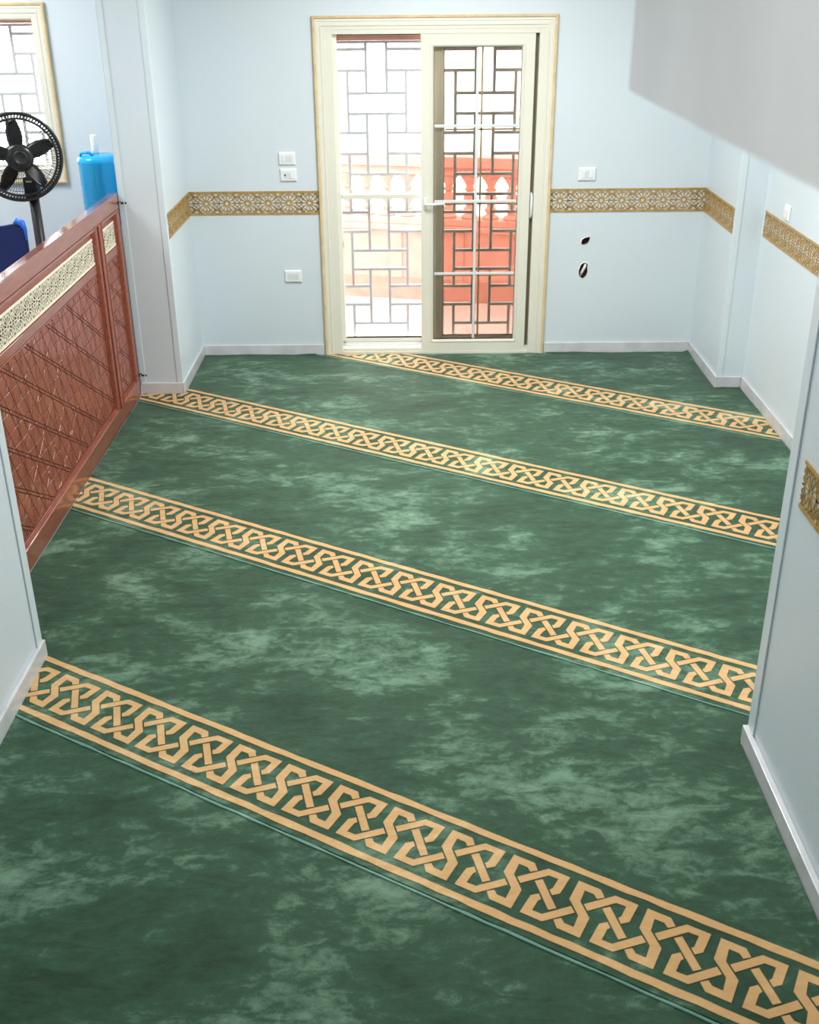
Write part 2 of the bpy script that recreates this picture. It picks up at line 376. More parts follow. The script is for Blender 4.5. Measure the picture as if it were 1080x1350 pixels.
# ================================================================= DOOR
def frame4(mb, x0, z0, x1, z1, wd, y0, y1):      # rectangular ring with mitred look (four boxes)
    mb.box(x0, y0, z0, x0+wd, y1, z1); mb.box(x1-wd, y0, z0, x1, y1, z1)
    mb.box(x0+wd, y0, z1-wd, x1-wd, y1, z1); mb.box(x0+wd, y0, z0, x1-wd, y1, z0+wd); return mb
def ring(mb, x0, z0, x1, z1, prof, open_bottom=False):
    """mitred ring; prof = list of (inset, y) from the outer edge inwards"""
    k = len(mb.v); n = len(prof)
    for ins, y in prof:
        zb = z0 if open_bottom else z0+ins
        mb.v += [(x0+ins, y, zb), (x0+ins, y, z1-ins), (x1-ins, y, z1-ins), (x1-ins, y, zb)]
    for i in range(n-1):
        for j in range(3 if open_bottom else 4):
            a = k+4*i+j; b = k+4*i+(j+1) % 4; mb.f.append((a, b, b+4, a+4))
    for j in ([0, 3] if open_bottom else []):
        mb.f.append(tuple(k+4*i+j for i in range(n)))
    return mb
def opening_frame(root, x0, z0, x1, z1, door=True):
    # gilded outer bead, moulded architrave
    mbx = MB(); ring(mbx, x0, z0, x1, z1, [(0, -0.0008), (0, -0.024), (0.004, -0.028), (0.012, -0.028), (0.018, -0.022), (0.018, -0.0008)], door)
    part('edge_bead', mbx, M['cream_gold'], root, label='gold edged outer bead')
    mbx = MB(); ring(mbx, x0+0.018, z0, x1-0.018, z1-0.018, [(0, -0.0008), (0, -0.019), (0.012, -0.021), (0.016, -0.016), (0.028, -0.016), (0.032, -0.020), (0.040, -0.020), (0.044, -0.013), (0.062, -0.013), (0.062, -0.0008)], door)
    part('architrave', mbx, M['cream'], root, label='cream moulded architrave')
DOOR = tag(thing('door_1', 'cream framed sliding glass door in the end wall, left half open', 'door'), kind='structure')
opening_frame(DOOR, -0.622, 0.0, 0.923, 2.200)
fr = MB()
fr.box(-0.5595, -0.010, 0.0, -0.498, 0.137, 2.139); fr.box(0.812, -0.010, 0.0, 0.8615, 0.137, 2.139)
fr.box(-0.498, -0.010, 2.092, 0.812, 0.137, 2.139)
part('outer_frame', fr, M['cream'], DOOR, bevel=0.002)
fr = MB(); fr.box(-0.498, -0.012, -0.011, 0.812, 0.137, 0.018)
fr.box(-0.498, -0.002, 0.018, 0.812, 0.012, 0.040); fr.box(-0.498, 0.055, 0.018, 0.812, 0.067, 0.05)
fr.box(-0.498, 0.098, 0.018, 0.812, 0.137, 0.085)
part('threshold_track', fr, M['cream'], DOOR, bevel=0.002)
part('track_rail', MB().box(-0.498, 0.022, 0.018, 0.812, 0.040, 0.045).box(-0.498, 0.075, 0.018, 0.812, 0.085, 0.055), M['white_pvc'], DOOR)
M['gap_shade'] = plain('brown_gap_shade', (0.16, 0.135, 0.085), 0.5, var=0.1)  # dark brown stands for the shade in the jamb gap
part('gap_shade_strip', MB().box(0.7885, 0.034, 0.046, 0.8115, 0.044, 2.091), M['gap_shade'], DOOR)
part('gasket', MB().box(-0.4978, 0.10, 0.0852, -0.488, 0.115, 2.0915).box(-0.488, 0.10, 2.083, 0.812, 0.115, 2.0915).box(-0.488, 0.10, 0.0852, 0.812, 0.115, 0.094), M['gasket'], DOOR)
part('inner_stop', MB().box(-0.4978, 0.03, 0.0852, -0.476, 0.095, 2.0915), M['cream'], DOOR)
part('strike_plate', MB().box(-0.475, 0.055, 0.742, -0.4725, 0.07, 0.785).box(-0.475, 0.055, 1.37, -0.4725, 0.07, 1.41), M['metal_dark'], DOOR)
part('mid_rail', MB().box(-0.4755, 0.045, 1.068, 0.058, 0.085, 1.100), M['cream'], DOOR, bevel=0.004, label='thin horizontal rail across the open half')
def sash(name, x0, z0, x1, z1, y0, y1, st, label):
    s = MB(); ring(s, x0, z0, x1, z1, [(0, y1), (0, y0+0.002), (0.003, y0), (st-0.022, y0), (st-0.018, y0-0.004), (st-0.010, y0-0.004), (st, y0+0.008), (st, y1), (0, y1)])
    o = part(name, s, M['cream'], DOOR, label=label)
    gx0, gz0, gx1, gz1 = x0+st, z0+st, x1-st, z1-st
    ym = (y0+y1)/2
    part('pane', MB().box(gx0-0.004, ym, gz0-0.004, gx1+0.004, ym+0.005, gz1+0.004), M['glass'], o, label='bronze tinted glass pane')
    part('glazing_gasket', frame4(MB(), gx0, gz0, gx1, gz1, 0.003, ym-0.012, ym-0.001), M['gasket'], o)
    return o, (gx0, gz0, gx1, gz1, ym)
s1, (gx0, gz0, gx1, gz1, ym) = sash('front_sash', 0.060, 0.019, 0.788, 2.0965, -0.006, 0.032, 0.083, 'front sliding sash with six by two panes')
b = MB(); b.box(0.4155, ym-0.014, gz0+0.006, 0.4335, ym-0.002, gz1-0.006); part('glazing_bar', b, M['grey_glaze'], s1, bevel=0.003)
for z in (1.537, 1.055, 0.568):
    part('glazing_bar', MB().box(gx0+0.006, ym-0.0145, z-0.009, gx1-0.006, ym-0.0025, z+0.009), M['grey_glaze'], s1, bevel=0.003)
s2, (gx0, gz0, gx1, gz1, ym2) = sash('rear_sash', 0.138, 0.040, 0.811, 2.0915, 0.046, 0.082, 0.075, 'rear sash slid behind the front one')
part('glazing_bar', MB().box(0.452, ym2-0.013, gz0+0.006, 0.464, ym2-0.002, gz1-0.006), M['cream_gold'], s2)
for z in (1.51, 1.03, 0.545):
    part('glazing_bar', MB().box(gx0+0.006, ym2-0.013, z-0.005, gx1-0.006, ym2-0.002, z+0.005), M['cream_gold'], s2)
# lever handle on front sash
h = part('lever_handle', MB().box(0.079, -0.018, 1.005, 0.101, -0.0062, 1.085), M['white_pvc'], DOOR, bevel=0.004, label='white lever handle turned horizontal')
part('lever', MB().tube([(0.090, -0.016, 1.045), (0.090, -0.045, 1.045), (0.105, -0.052, 1.046), (0.215, -0.050, 1.050)], [0.009, 0.009, 0.010, 0.008], 10), M['white_pvc'], h, smooth=True)
h = part('pull_handle', MB().tube([(0.799, 0.046, 1.105), (0.799, 0.0, 1.100), (0.799, -0.020, 1.085), (0.799, -0.026, 1.03), (0.798, -0.022, 0.97), (0.798, 0.0, 0.945), (0.798, 0.046, 0.942)], [0.006, 0.007, 0.008, 0.009, 0.009, 0.007, 0.006], 10), M['white_pvc'], DOOR, smooth=True, label='white curved pull handle in the right gap')

# ================================================================= WINDOW behind the partition
WIN = tag(thing('window_1', 'cream framed window in the end wall behind the black fan', 'window'), kind='structure')
opening_frame(WIN, -3.955, 1.200, -2.285, 2.290, door=False)
part('window_frame', frame4(MB(), -3.8995, 1.2555, -2.3405, 2.2345, 0.036, -0.010, 0.12), M['cream'], WIN, bevel=0.002)
part('window_stop', frame4(MB(), -3.8635, 1.2915, -2.3765, 2.1985, 0.012, 0.09, 0.12), M['cream'], WIN)

# ================================================================= GRILLES
def grille(name, label, x0, x1, z0, z1, groups, rows, y=0.19, th=0.020, dp=0.026, first=1, open_side=None):
    r = thing(name, label, 'grille', ((x0+x1)/2, y, z0))
    f = MB(); frame4(f, x0, z0, x1, z1, 0.016, y, y+dp); part('grille_frame', f, M['steel'], r)
    hb = lambda a, b_, z: part('horizontal_bar', MB().box(a, y+0.001, z-th/2, b_, y+dp-0.001, z+th/2), M['steel'], r, bevel=0.002, seg=1)
    vb = lambda x, za, zb: part('vertical_bar', MB().box(x-th/2, y+0.002, za, x+th/2, y+dp-0.002, zb), M['steel'], r, bevel=0.002, seg=1)
    xi0, xi1 = x0+0.016, x1-0.016
    for i, z in enumerate(rows):
        k = (i+first) % 4
        if z < z0+0.03: continue
        if k in (1, 2):
            edges = [xi0]
            for c, a, b2, d in groups: edges += [a, b2]
            edges.append(xi1)
            for q in range(0, len(edges), 2):
                if edges[q+1]-edges[q] > 0.03: hb(edges[q], edges[q+1], z)
        else:
            for c, a, b2, d in groups: hb(max(c, xi0), min(d, xi1), z)
    n = len(rows); top, bot = z1-0.016, z0+0.016
    def rowz(i): return top if i < 1 else (bot if i > n else rows[i-1])
    for c, a, b2, d in groups:
        i = 0
        # inner verticals span mid rows: 0-3, 4-7, 8-11 ; outer 2-5, 6-9, 10-13
        for s0 in range(0, n+1, 4):
            za, zb = rowz(s0+3), rowz(s0)
            if zb-za > 0.03:
                for x in (a, b2): vb(x, za, zb)
        for s0 in range(-2, n+1, 4):
            za, zb = rowz(s0+3), rowz(s0)
            if s0+3 > n: za = bot
            if s0 < 1: continue
            if zb-za > 0.03:
                for x in (c, d):
                    if xi0+0.02 < x < xi1-0.02: vb(x, za, zb)
    return r
ROWS = [1.993, 1.864, 1.724, 1.596, 1.475, 1.341, 1.207, 1.073, 0.953, 0.821, 0.689, 0.558, 0.436, 0.304, 0.166, 0.03]
grille('door_grille', 'grey steel grille of interlocking rectangles outside the open door half', -0.538, 0.118, 0.004, 2.044, [(-0.420, -0.297, -0.162, -0.035)], ROWS)
grille('door_grille', 'grey steel grille of interlocking rectangles seen through the tinted glass half', 0.140, 0.852, 0.004, 2.044, [(0.292, 0.424, 0.547, 0.688)], [z-0.003 for z in ROWS])
WR = [2.104, 1.984, 1.862, 1.739, 1.618, 1.496, 1.374, 1.252]
WG = [(-2.835-0.485*k, -2.705-0.485*k, -2.585-0.485*k, -2.470-0.485*k) for k in (2, 1, 0)]
grille('window_grille', 'grey steel grille outside the window behind the black fan', -3.95, -2.29, 1.21, 2.164, WG, WR)

# ================================================================= BALCONY outside
struct('balcony_floor', MB().box(-6, 0.321, -0.15, 5, 3.4, -0.03), M['balcony_tile'], 'pinkish tiled balcony floor outside the door', 'floor')
ANG = math.radians(-14.0); P0 = Vector((0.2, 1.52, -0.03))
BAL = thing('balcony_parapet', 'terracotta balcony parapet with arched balustrade outside the door', 'parapet', P0)
Rz = Matrix.Translation(P0) @ Matrix.Rotation(ANG, 4, 'Z') @ Matrix.Translation((-P0.x, -P0.y, 0.0))
def rp(m): return m.xform(Matrix.Translation((P0.x, P0.y, 0)) @ Matrix.Rotation(ANG, 4, 'Z') @ Matrix.Translation((-P0.x, -P0.y, 0)))
LX0, LX1 = -1.9, 2.3
part('low_wall', rp(MB().box(LX0, P0.y, -0.03, LX1, P0.y+0.16, 0.545)), M['terra'], BAL)
part('skirting', rp(MB().box(LX0, P0.y-0.014, -0.03, LX1, P0.y-0.0005, 0.148)), M['terra_dark'], BAL)
cop = MB(); cop.box(LX0, P0.y-0.035, 0.5455, LX1, P0.y+0.19, 0.59); cop.box(LX0, P0.y-0.015, 0.59, LX1, P0.y+0.17, 0.645)
part('lower_coping', rp(cop), M['terra'], BAL, bevel=0.006)
for i, x in enumerate([LX0+0.2+0.52*k for k in range(8)]):
    part('pilaster', rp(MB().box(x-0.05, P0.y-0.012, 0.149, x+0.05, P0.y-0.0005, 0.545)), M['terra'], BAL, bevel=0.003)
rail = MB(); rail.box(LX0, P0.y-0.01, 0.986, LX1, P0.y+0.165, 1.05); rail.box(LX0, P0.y-0.035, 1.05, LX1, P0.y+0.19, 1.135)
part('top_rail', rp(rail), M['terra'], BAL, bevel=0.006)
bprof = [(0.066, 0.0), (0.066, 0.022), (0.040, 0.034), (0.034, 0.050), (0.050, 0.066), (0.050, 0.078), (0.034, 0.092), (0.030, 0.108), (0.046, 0.130), (0.053, 0.155), (0.046, 0.180),
         (0.030, 0.200), (0.028, 0.212), (0.044, 0.222), (0.044, 0.232), (0.030, 0.242), (0.032, 0.262), (0.045, 0.285), (0.060, 0.308), (0.0855, 0.3405)]
bme = MB().lathe(bprof, n=20).mesh('baluster', smooth=True); bme.materials.append(M['terra'])
SPB = 0.172
for k in range(-9, 12):
    x = 0.115 + SPB*k
    if not (LX0+0.1 < x < LX1-0.1): continue
    p = Matrix.Translation((P0.x, P0.y, 0)) @ Matrix.Rotation(ANG, 4, 'Z') @ Vector((x-P0.x, 0.075, 0.6455))
    share(bme, 'baluster', BAL, tuple(p-P0))

# ================================================================= LATTICE (friezes)
def quad(cx, cz, r0, r1, w0, w1, a):
    ca, sa = math.cos(a), math.sin(a)
    P = lambda r, t: (cx+r*ca-t*sa, cz+r*sa+t*ca)
    return [P(r0, -w0/2), P(r1, -w1/2), P(r1, w1/2), P(r0, w0/2)]
def seg(x0, z0, x1, z1, w_):
    a = math.atan2(z1-z0, x1-x0); return quad(x0, z0, 0, math.hypot(x1-x0, z1-z0), w_, w_, a)
TW, TH = 0.1385, 0.130
def tile_polys(k=1.0):
    P = []
    n = 12; rh = 0.0235 if k > 0.9 else 0.0165
    for i in range(n):
        a0, a1 = 2*PI*i/n, 2*PI*(i+1)/n
        P.append([(0.0105*math.cos(a0), 0.0105*math.sin(a0)), (rh*math.cos(a0), rh*math.sin(a0)), (rh*math.cos(a1), rh*math.sin(a1)), (0.0105*math.cos(a1), 0.0105*math.sin(a1))])
        am = 2*PI*i/n
        P.append(quad(0, 0, 0.015+0.007*(k > 0.9), 0.0515, 0.0050*k, 0.0098*k, am))
        r0, r1 = 0.0505, 0.0548
        P.append([(r0*math.cos(a0), r0*math.sin(a0)), (r1*math.cos(a0), r1*math.sin(a0)), (r1*math.cos(a1), r1*math.sin(a1)), (r0*math.cos(a1), r0*math.sin(a1))])
    hw, hh, b = TW/2, TH/2, 0.0052*k
    for sx in (-1, 1):
        for sz in (-1, 1):
            P.append(seg(sx*hw, sz*0.020, sx*0.030, sz*hh, b)); P.append(seg(sx*0.044, sz*0.024, sx*hw, sz*0.050, b))
            P.append(seg(sx*0.026, sz*0.044, sx*0.048, sz*hh, b)); P.append(seg(sx*0.050, sz*0.006, sx*hw, sz*0.020, b)); P.append(seg(sx*0.052, 0, sx*hw, 0, b))
            P.append(seg(sx*0.048, sz*0.034, sx*0.060, sz*hh, b)); P.append(seg(sx*hw, sz*0.036, sx*0.040, sz*hh, b))
            P.append(seg(sx*0.012, sz*0.052, sx*0.0, sz*hh, b*0.8)); P.append(seg(sx*0.014, sz*0.052, sx*0.026, sz*hh, b*0.8))
    return [clip_box(p, -hw, -hh, hw, hh) for p in P]
TILE = [p for p in tile_polys() if len(p) > 2]
TILE_FINE = [p for p in tile_polys(0.68) if len(p) > 2]
def lattice_run(parent, mapf, u0, u1, vc, phase, th, mt, d0=0.0, name='rosette_tile', vs=1.0, border=0.012, TILE=TILE):
    """row of pierced rosette tiles along u from u0 to u1 with one centre at `phase`"""
    cache = {}
    k = math.floor((u0-phase)/TW-0.5)
    hw = TW/2
    while True:
        c = phase+k*TW
        if c-hw >= u1: break
        if c+hw > u0+0.004 and c-hw < u1-0.004:
            a, b_ = max(u0-c, -hw), min(u1-c, hw)
            polys = TILE if (a <= -hw+1e-6 and b_ >= hw-1e-6) else [q for q in (clip_half(clip_half(p, -1, 0, -a), 1, 0, b_) for p in TILE) if len(q) > 2]
            key = (round(a, 4), round(b_, 4))
            if key not in cache:
                mb_ = MB(); o3 = Vector(mapf(0, 0, 0))
                for p in polys: mb_.prism([(x, z*vs) for x, z in p], lambda u, v, d: Vector(mapf(u, v, d))-o3, d0, d0+th)
                me_ = mb_.mesh(name); me_.materials.append(mt); cache[key] = me_
            share(cache[key], name, parent, tuple(Vector(mapf(c, vc, 0))-wpos(parent)))
        k += 1
    for s in (-1, 1):
        e0, e1 = vc+s*(TH/2*vs-0.001), vc+s*(TH/2*vs+border)
        mb_ = MB().prism([(u0, e0), (u1, e0), (u1, e1), (u0, e1)], mapf, d0, d0+th*1.35)
        part('frieze_border', mb_, mt, parent)
def frieze(label, mapf, u0, u1, phase, th=0.003, mt='gold'):
    r = thing('wall_frieze', label, 'frieze', mapf((u0+u1)/2, FB, 0.0))
    lattice_run(r, mapf, u0, u1, (FT+FB)/2, phase, th, M[mt], 0.0008, TILE=TILE if mapf is map_back else TILE_FINE)
    return r
frieze('gold pierced rosette frieze on the end wall, left of the door', map_back, XL+0.001, -0.6235, -1.381)
frieze('gold pierced rosette frieze on the end wall, right of the door', map_back, 0.9245, XR-0.001, 0.991)
frieze('short gold rosette frieze on the inner side of the left pier', map_px(XL), YL+0.035, -0.009, -0.078)
frieze('short gold rosette frieze on the far right projecting corner', map_nx(XR), YR+0.038, -0.009, -0.078)
frieze('long gold rosette frieze on the set-back right side wall', map_nx(XR2), YR3+0.01, YR-0.035, YR-0.035-0.069)
frieze('gold rosette frieze on the near right wall at the picture edge', map_nx(XR3), -7.2, -4.566, -4.566-0.069)

# ================================================================= SWITCH PLATES
def plate(label, mapf, u0, u1, v0, v1, keys, vertical=False):
    r = thing('switch_plate', label, 'switch', mapf((u0+u1)/2, (v0+v1)/2, 0))
    th = 0.014
    mb_ = MB(); pu, pv = 0.006, 0.006
    poly = lambda i: [(u0+i, v0+i), (u1-i, v0+i), (u1-i, v1-i), (u0+i, v1-i)]
    k = 0
    vs = [mapf(u, v, 0.0006) for u, v in poly(0)]+[mapf(u, v, th*0.5) for u, v in poly(0)]+[mapf(u, v, th) for u, v in poly(0.008)]
    mb_.add(vs, [(0, 1, 2, 3), (8, 9, 10, 11)]+[(j, (j+1) % 4, 4+(j+1) % 4, 4+j) for j in range(4)]+[(4+j, 4+(j+1) % 4, 8+(j+1) % 4, 8+j) for j in range(4)])
    part('cover_plate', mb_, M['white_pvc'], r, bevel=0.005, seg=3)
    n = 3; m_ = 0.024 if not vertical else 0.016
    for i in range(n):
        if vertical:
            if i: break
            a0, a1, b0, b1 = u0+m_, u1-m_, v0+0.022, v1-0.022
        else:
            wk = (u1-u0-2*m_)/n; a0, a1 = u0+m_+wk*i+0.001, u0+m_+wk*(i+1)-0.001; b0, b1 = v0+0.022, v1-0.022
        kind = keys[i]
        dt = {'r': 0.0055, 'b': 0.0015, 's': 0.0015}[kind]
        o = part('rocker' if kind == 'r' else 'blank_insert', MB().prism([(a0, b0), (a1, b0), (a1, b1), (a0, b1)], mapf, th+0.0002, th+dt), M['white_pvc'] if kind == 'r' else M['grey_glaze'], r, bevel=0.001, seg=1)
        if kind == 's':
            uc, vc = (a0+a1)/2, (b0+b1)/2
            part('socket_hole', MB().prism([(uc-0.005, vc-0.005), (uc+0.005, vc-0.005), (uc+0.005, vc+0.005), (uc-0.005, vc+0.005)], mapf, th+0.0016, th+0.003), M['gasket'], r)
plate('white switch plate left of the door, upper one of the pair', map_back, -0.880, -0.768, 1.301, 1.385, 'rbb')
plate('white plate with small black socket hole left of the door, lower one of the pair', map_back, -0.876, -0.764, 1.196, 1.280, 'sbr')
plate('white wall socket plate low on the wall left of the door', map_back, -0.884, -0.764, 0.518, 0.604, 'bbb')
plate('white switch plate above the frieze right of the door', map_back, 1.103, 1.222, 1.184, 1.272, 'rbr')
plate('small upright white switch on the right side wall', map_nx(XR2), -1.235, -1.150, 1.150, 1.238, 'rrr', True)

# ================================================================= CARPETS
CA = math.radians(-31.0); cA, sA = math.cos(CA), math.sin(CA)
def s2w(s, t): return (s*cA - t*sA, s*sA + t*cA)
def w2s(x, y): return (x*cA + y*sA, -x*sA + y*cA)
EPS = 0.003
CELLS = [(XL+BT+EPS, YL-BT, XR-BT-EPS, -BT-EPS),
         (XP+EPS, YLN+BT+EPS, XR2-BT-EPS, YL-BT-EPS-0.0),
         (XL+BT+EPS, YR3+BT+EPS, XR2-BT-EPS, YLN+BT+EPS),
         (XL+BT+EPS+0.004, YN+0.01, XR3-0.022-EPS, YR3+BT+EPS)]
CELLS[0] = (CELLS[0][0], YL-BT-EPS, CELLS[0][2], CELLS[0][3])
CELLS[3] = (CELLS[3][0], CELLS[3][1], CELLS[3][2], CELLS[3][3])
# small strip in front of the far right projecting corner belongs to cell 1 only below YR-BT
def clip_cells(poly):
    out = []
    for c in CELLS:
        q = clip_box(poly, *c)
        if len(q) > 2 and not (max(p[0] for p in q) < XL+0.02 and max(p[1] for p in q) < -3.6): out.append(q)
    return out
def inside_one(poly):
    return any(all(c[0] <= x <= c[2] and c[1] <= y <= c[3] for x, y in poly) for c in CELLS)
HI = [(-.102,.0216),(-.034,.099),(.036,.099),(.036,.025),(.018,.007),(.003,.023),(.0085,.033),(.008,.075),(-.0225,.074),(-.083,.0036)]
BAR = [(-.0495,.033),(-.032,.0505),(.0495,-.033),(.032,-.0505)]
SS = [(.0303,.0597),(.0155,.0725),(-.0135,.0725),(-.0082,.0265),(.0395,-.0196),(.0435,-.100),(-.0266,-.0995),(-.0475,-.0757)]
SS = SS + [(-x, -y) for x, y in SS]
def tri_convex(poly):
    idx = tessellate_polygon([[Vector((x, y, 0)) for x, y in poly]])
    return [[poly[i] for i in t] for t in idx]
def fix(q):   # counter-clockwise
    a = sum(q[i][0]*q[(i+1) % len(q)][1]-q[(i+1) % len(q)][0]*q[i][1] for i in range(len(q)))
    return q if a > 0 else q[::-1]
up = lambda u, v, d: (u, v, d)
ZC = 0.0; RAISE = 0.0022
STRIPS = [  # centre t, motif phase s, period, half width scale
    (-0.185, 0.2393, 0.2148), (-1.529, -0.6684, 0.2099), (-2.876, -0.1762, 0.2114), (-4.222, 2.5319, 0.2139), (-5.568, 2.40, 0.2139)]
HWO, HWI = 0.152, 0.126
SEAM = 0.172
LABS = ['green carpet length at the end wall with its tan knot stripe at the door',
        'green carpet length with the tan knot stripe that starts at the left pier',
        'green carpet length with the tan knot stripe that starts at the partition',
        'green carpet length with the nearest full tan knot stripe',
        'plain green carpet length in the foreground below the nearest stripe']
rng = random.Random(3)
def wobble_line(s0, s1, t0, t1, amp=0.0025, step=0.06):
    """long stripe as convex quads with slightly wavering edges"""
    out = []; n = int((s1-s0)/step); pa = [rng.uniform(-amp, amp) for _ in range(n+1)]; pb = [rng.uniform(-amp, amp) for _ in range(n+1)]
    for i in range(n):
        a, b_ = s0+i*step, s0+(i+1)*step
        out.append([(a, t0+pa[i]), (b_, t0+pa[i+1]), (b_, t1+pb[i+1]), (a, t1+pb[i])])
    return out
prev_edge = 3.0
for k, (tc_, ph, per) in enumerate(STRIPS):
    lo = tc_-SEAM
    root = thing('carpet', LABS[k], 'carpet', (0.2, s2w(0, tc_)[1] if k < 4 else -5.8, 0.0), 'lengths of green carpet laid side by side')
    R0 = wpos(root)
    hi_t = prev_edge-0.007
    rect = [s2w(-6, lo), s2w(9, lo), s2w(9, hi_t), s2w(-6, hi_t)]
    f = MB()
    for q in clip_cells(rect): f.prism(fix(q), up, -0.0115, ZC)
    part('pile_field', f, M['pile'], root)
    # turned pile edge on the far side, its catching light painted pale
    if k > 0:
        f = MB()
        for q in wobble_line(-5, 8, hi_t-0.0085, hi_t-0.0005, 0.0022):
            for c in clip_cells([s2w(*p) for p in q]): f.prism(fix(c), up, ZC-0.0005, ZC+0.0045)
        if f.v: part('turned_edge', f, M['selvedge'], root, label='turned pile edge along the seam, its lit side painted pale')
    if k < 4:
        for s in (-1, 1):
            f = MB()
            for q in wobble_line(-5, 8, tc_+s*HWI, tc_+s*HWO):
                for c in clip_cells([s2w(*p) for p in q]): f.prism(fix(c), up, ZC-0.0005, ZC+RAISE)
            part('border_line', f, M['tan'], root, label='tan border line')
        fx = per/0.214
        full = [[(x*fx, y) for x, y in P_] for P_ in (HI, [(-x, -y) for x, y in HI], BAR)] + [[(x*fx+per/2, y) for x, y in SS]]
        mb_ = MB()
        for P_ in full: mb_.prism(fix(P_), up, ZC-0.0005, ZC+RAISE)
        fme = mb_.mesh('knot_motif'); fme.materials.append(M['tan'])
        j0 = int((-5-ph)/per); j1 = int((8-ph)/per)
        for j in range(j0, j1+1):
            so = ph+j*per
            wp = [[s2w(so+x, tc_+y) for x, y in P_] for P_ in full]
            allp = [p for P_ in wp for p in P_]
            if inside_one(allp):
                x, y = s2w(so, tc_)
                share(fme, 'knot_motif', root, (x-R0.x, y-R0.y, 0), (0, 0, CA))
            else:
                f = MB()
                for P_ in wp:
                    for t3 in tri_convex(P_):
                        for c in clip_cells(t3): f.prism(fix(c), up, ZC-0.0005, ZC+RAISE)
                if f.v: part('knot_motif', f, M['tan'], root)
    prev_edge = lo

# carpet pile riding up unevenly along the baseboards
def lane_of(x, y):
    t = w2s(x, y)[1]
    for i, st in enumerate(STRIPS):
        if t > st[0]-SEAM-0.004: return i
    return len(STRIPS)-1
def pile_rise(pa, pb, nx, ny, hmax=0.011):
    n = max(2, int(math.hypot(pb[0]-pa[0], pb[1]-pa[1])/0.05)); hs = []
    hcur = 0.004
    for i in range(n+1):
        hcur = min(hmax, max(0.0008, hcur+rng.uniform(-0.0035, 0.0035))); hs.append(hcur)
    P = [(pa[0]+(pb[0]-pa[0])*i/n, pa[1]+(pb[1]-pa[1])*i/n) for i in range(n+1)]
    runs = {}
    for i in range(n):
        a, b_ = lane_of(P[i][0]+nx*0.03, P[i][1]+ny*0.03), lane_of(P[i+1][0]+nx*0.03, P[i+1][1]+ny*0.03)
        if a == b_ and lane_of(*P[i]) == a and lane_of(*P[i+1]) == a: runs.setdefault(a, []).append(i)
    for ln, idx in runs.items():
        m = MB()
        for q in range(idx[0], idx[-1]+2):
            (x, y), h_ = P[q], hs[q]
            m.v += [(x, y, -0.0005), (x, y, h_), (x+nx*0.008, y+ny*0.008, h_*0.9), (x+nx*0.030, y+ny*0.030, 0.0003)]
        for q in range(len(m.v)//4-1):
            for j in range(3): m.f.append((4*q+j, 4*q+j+1, 4*q+j+5, 4*q+j+4))
        me_ = m.mesh('raised_edge', wpos(CR[ln]), True); me_.materials.append(M['pile'])
        share(me_, 'raised_edge', CR[ln])
CR = [o for o in COL.objects if o.name.startswith('carpet') and o.type == 'EMPTY']
e_ = BT+0.0028
pile_rise((XL+e_, -e_), (-0.64, -e_), 0, -1); pile_rise((0.94, -e_), (XR-e_, -e_), 0, -1)
pile_rise((XR-e_, YR-e_), (XR-e_, -e_), -1, 0); pile_rise((XR-e_, YR-e_), (XR2-e_, YR-e_), 0, -1)
pile_rise((XR2-e_, -1.33), (XR2-e_, YR-e_), -1, 0, 0.014); pile_rise((XR2-e_, -2.9), (XR2-e_, -1.70), -1, 0, 0.014)
pile_rise((XP+0.003, -2.1), (XP+0.003, -0.95), 1, 0, 0.006)
pile_rise((XR3-0.025, -6.2), (XR3-0.025, -4.46), -1, 0, 0.007)

# ================================================================= PARTITION
PZ, PT = 1.268, 0.042
PY0, PY1 = -3.852, -0.832
PAR = thing('wooden_partition', 'red-brown carved wooden partition with cream gold lattice band on the left', 'partition', (XP-PT/2, (PY0+PY1)/2, 0))
mp_ = map_px(XP)
def pbox(mb_, y0, y1, z0, z1, d0, d1): return mb_.box(XP+d0, y0, z0, XP+d1, y1, z1)
part('top_rail', pbox(MB(), PY0, PY1, 1.186, PZ, -PT, 0), M['wood_rail'], PAR, bevel=0.003)
M['cap'] = plain('glossy_varnished_cap', (0.33, 0.085, 0.05), 0.15, spec=1.0, var=0.15, scale=7, coat=1.0)
M['cap'].node_tree.nodes['Principled BSDF'].inputs['Coat Roughness'].default_value = 0.11
M['cap'].node_tree.nodes['Principled BSDF'].inputs['Coat IOR'].default_value = 1.8
part('top_cap', pbox(MB(), PY0, PY1, PZ+0.0002, PZ+0.004, -PT-0.006, 0.0), M['cap'], PAR, bevel=0.001, label='glossy varnished top edge')
part('bottom_rail', pbox(MB(), PY0, PY1, 0.0005, 0.098, -PT, 0), M['wood_rail'], PAR, bevel=0.003)
part('end_stile', pbox(MB(), PY1-0.058, PY1, 0.0985, 1.1855, -PT, 0), M['wood'], PAR, bevel=0.003)
part('middle_stile', pbox(MB(), -1.385, -1.262, 0.0985, 1.1855, -PT, 0), M['wood'], PAR, bevel=0.003)
part('near_stile', pbox(MB(), PY0, PY0+0.06, 0.0985, 1.1855, -PT, 0), M['wood'], PAR, bevel=0.003)
part('stile_moulding', MB().box(XP, -1.345, 0.10, XP+0.008, -1.300, 1.18), M['wood'], PAR, bevel=0.004)
BAYS = [(PY0+0.06, -1.385), (-1.262, PY1-0.058)]
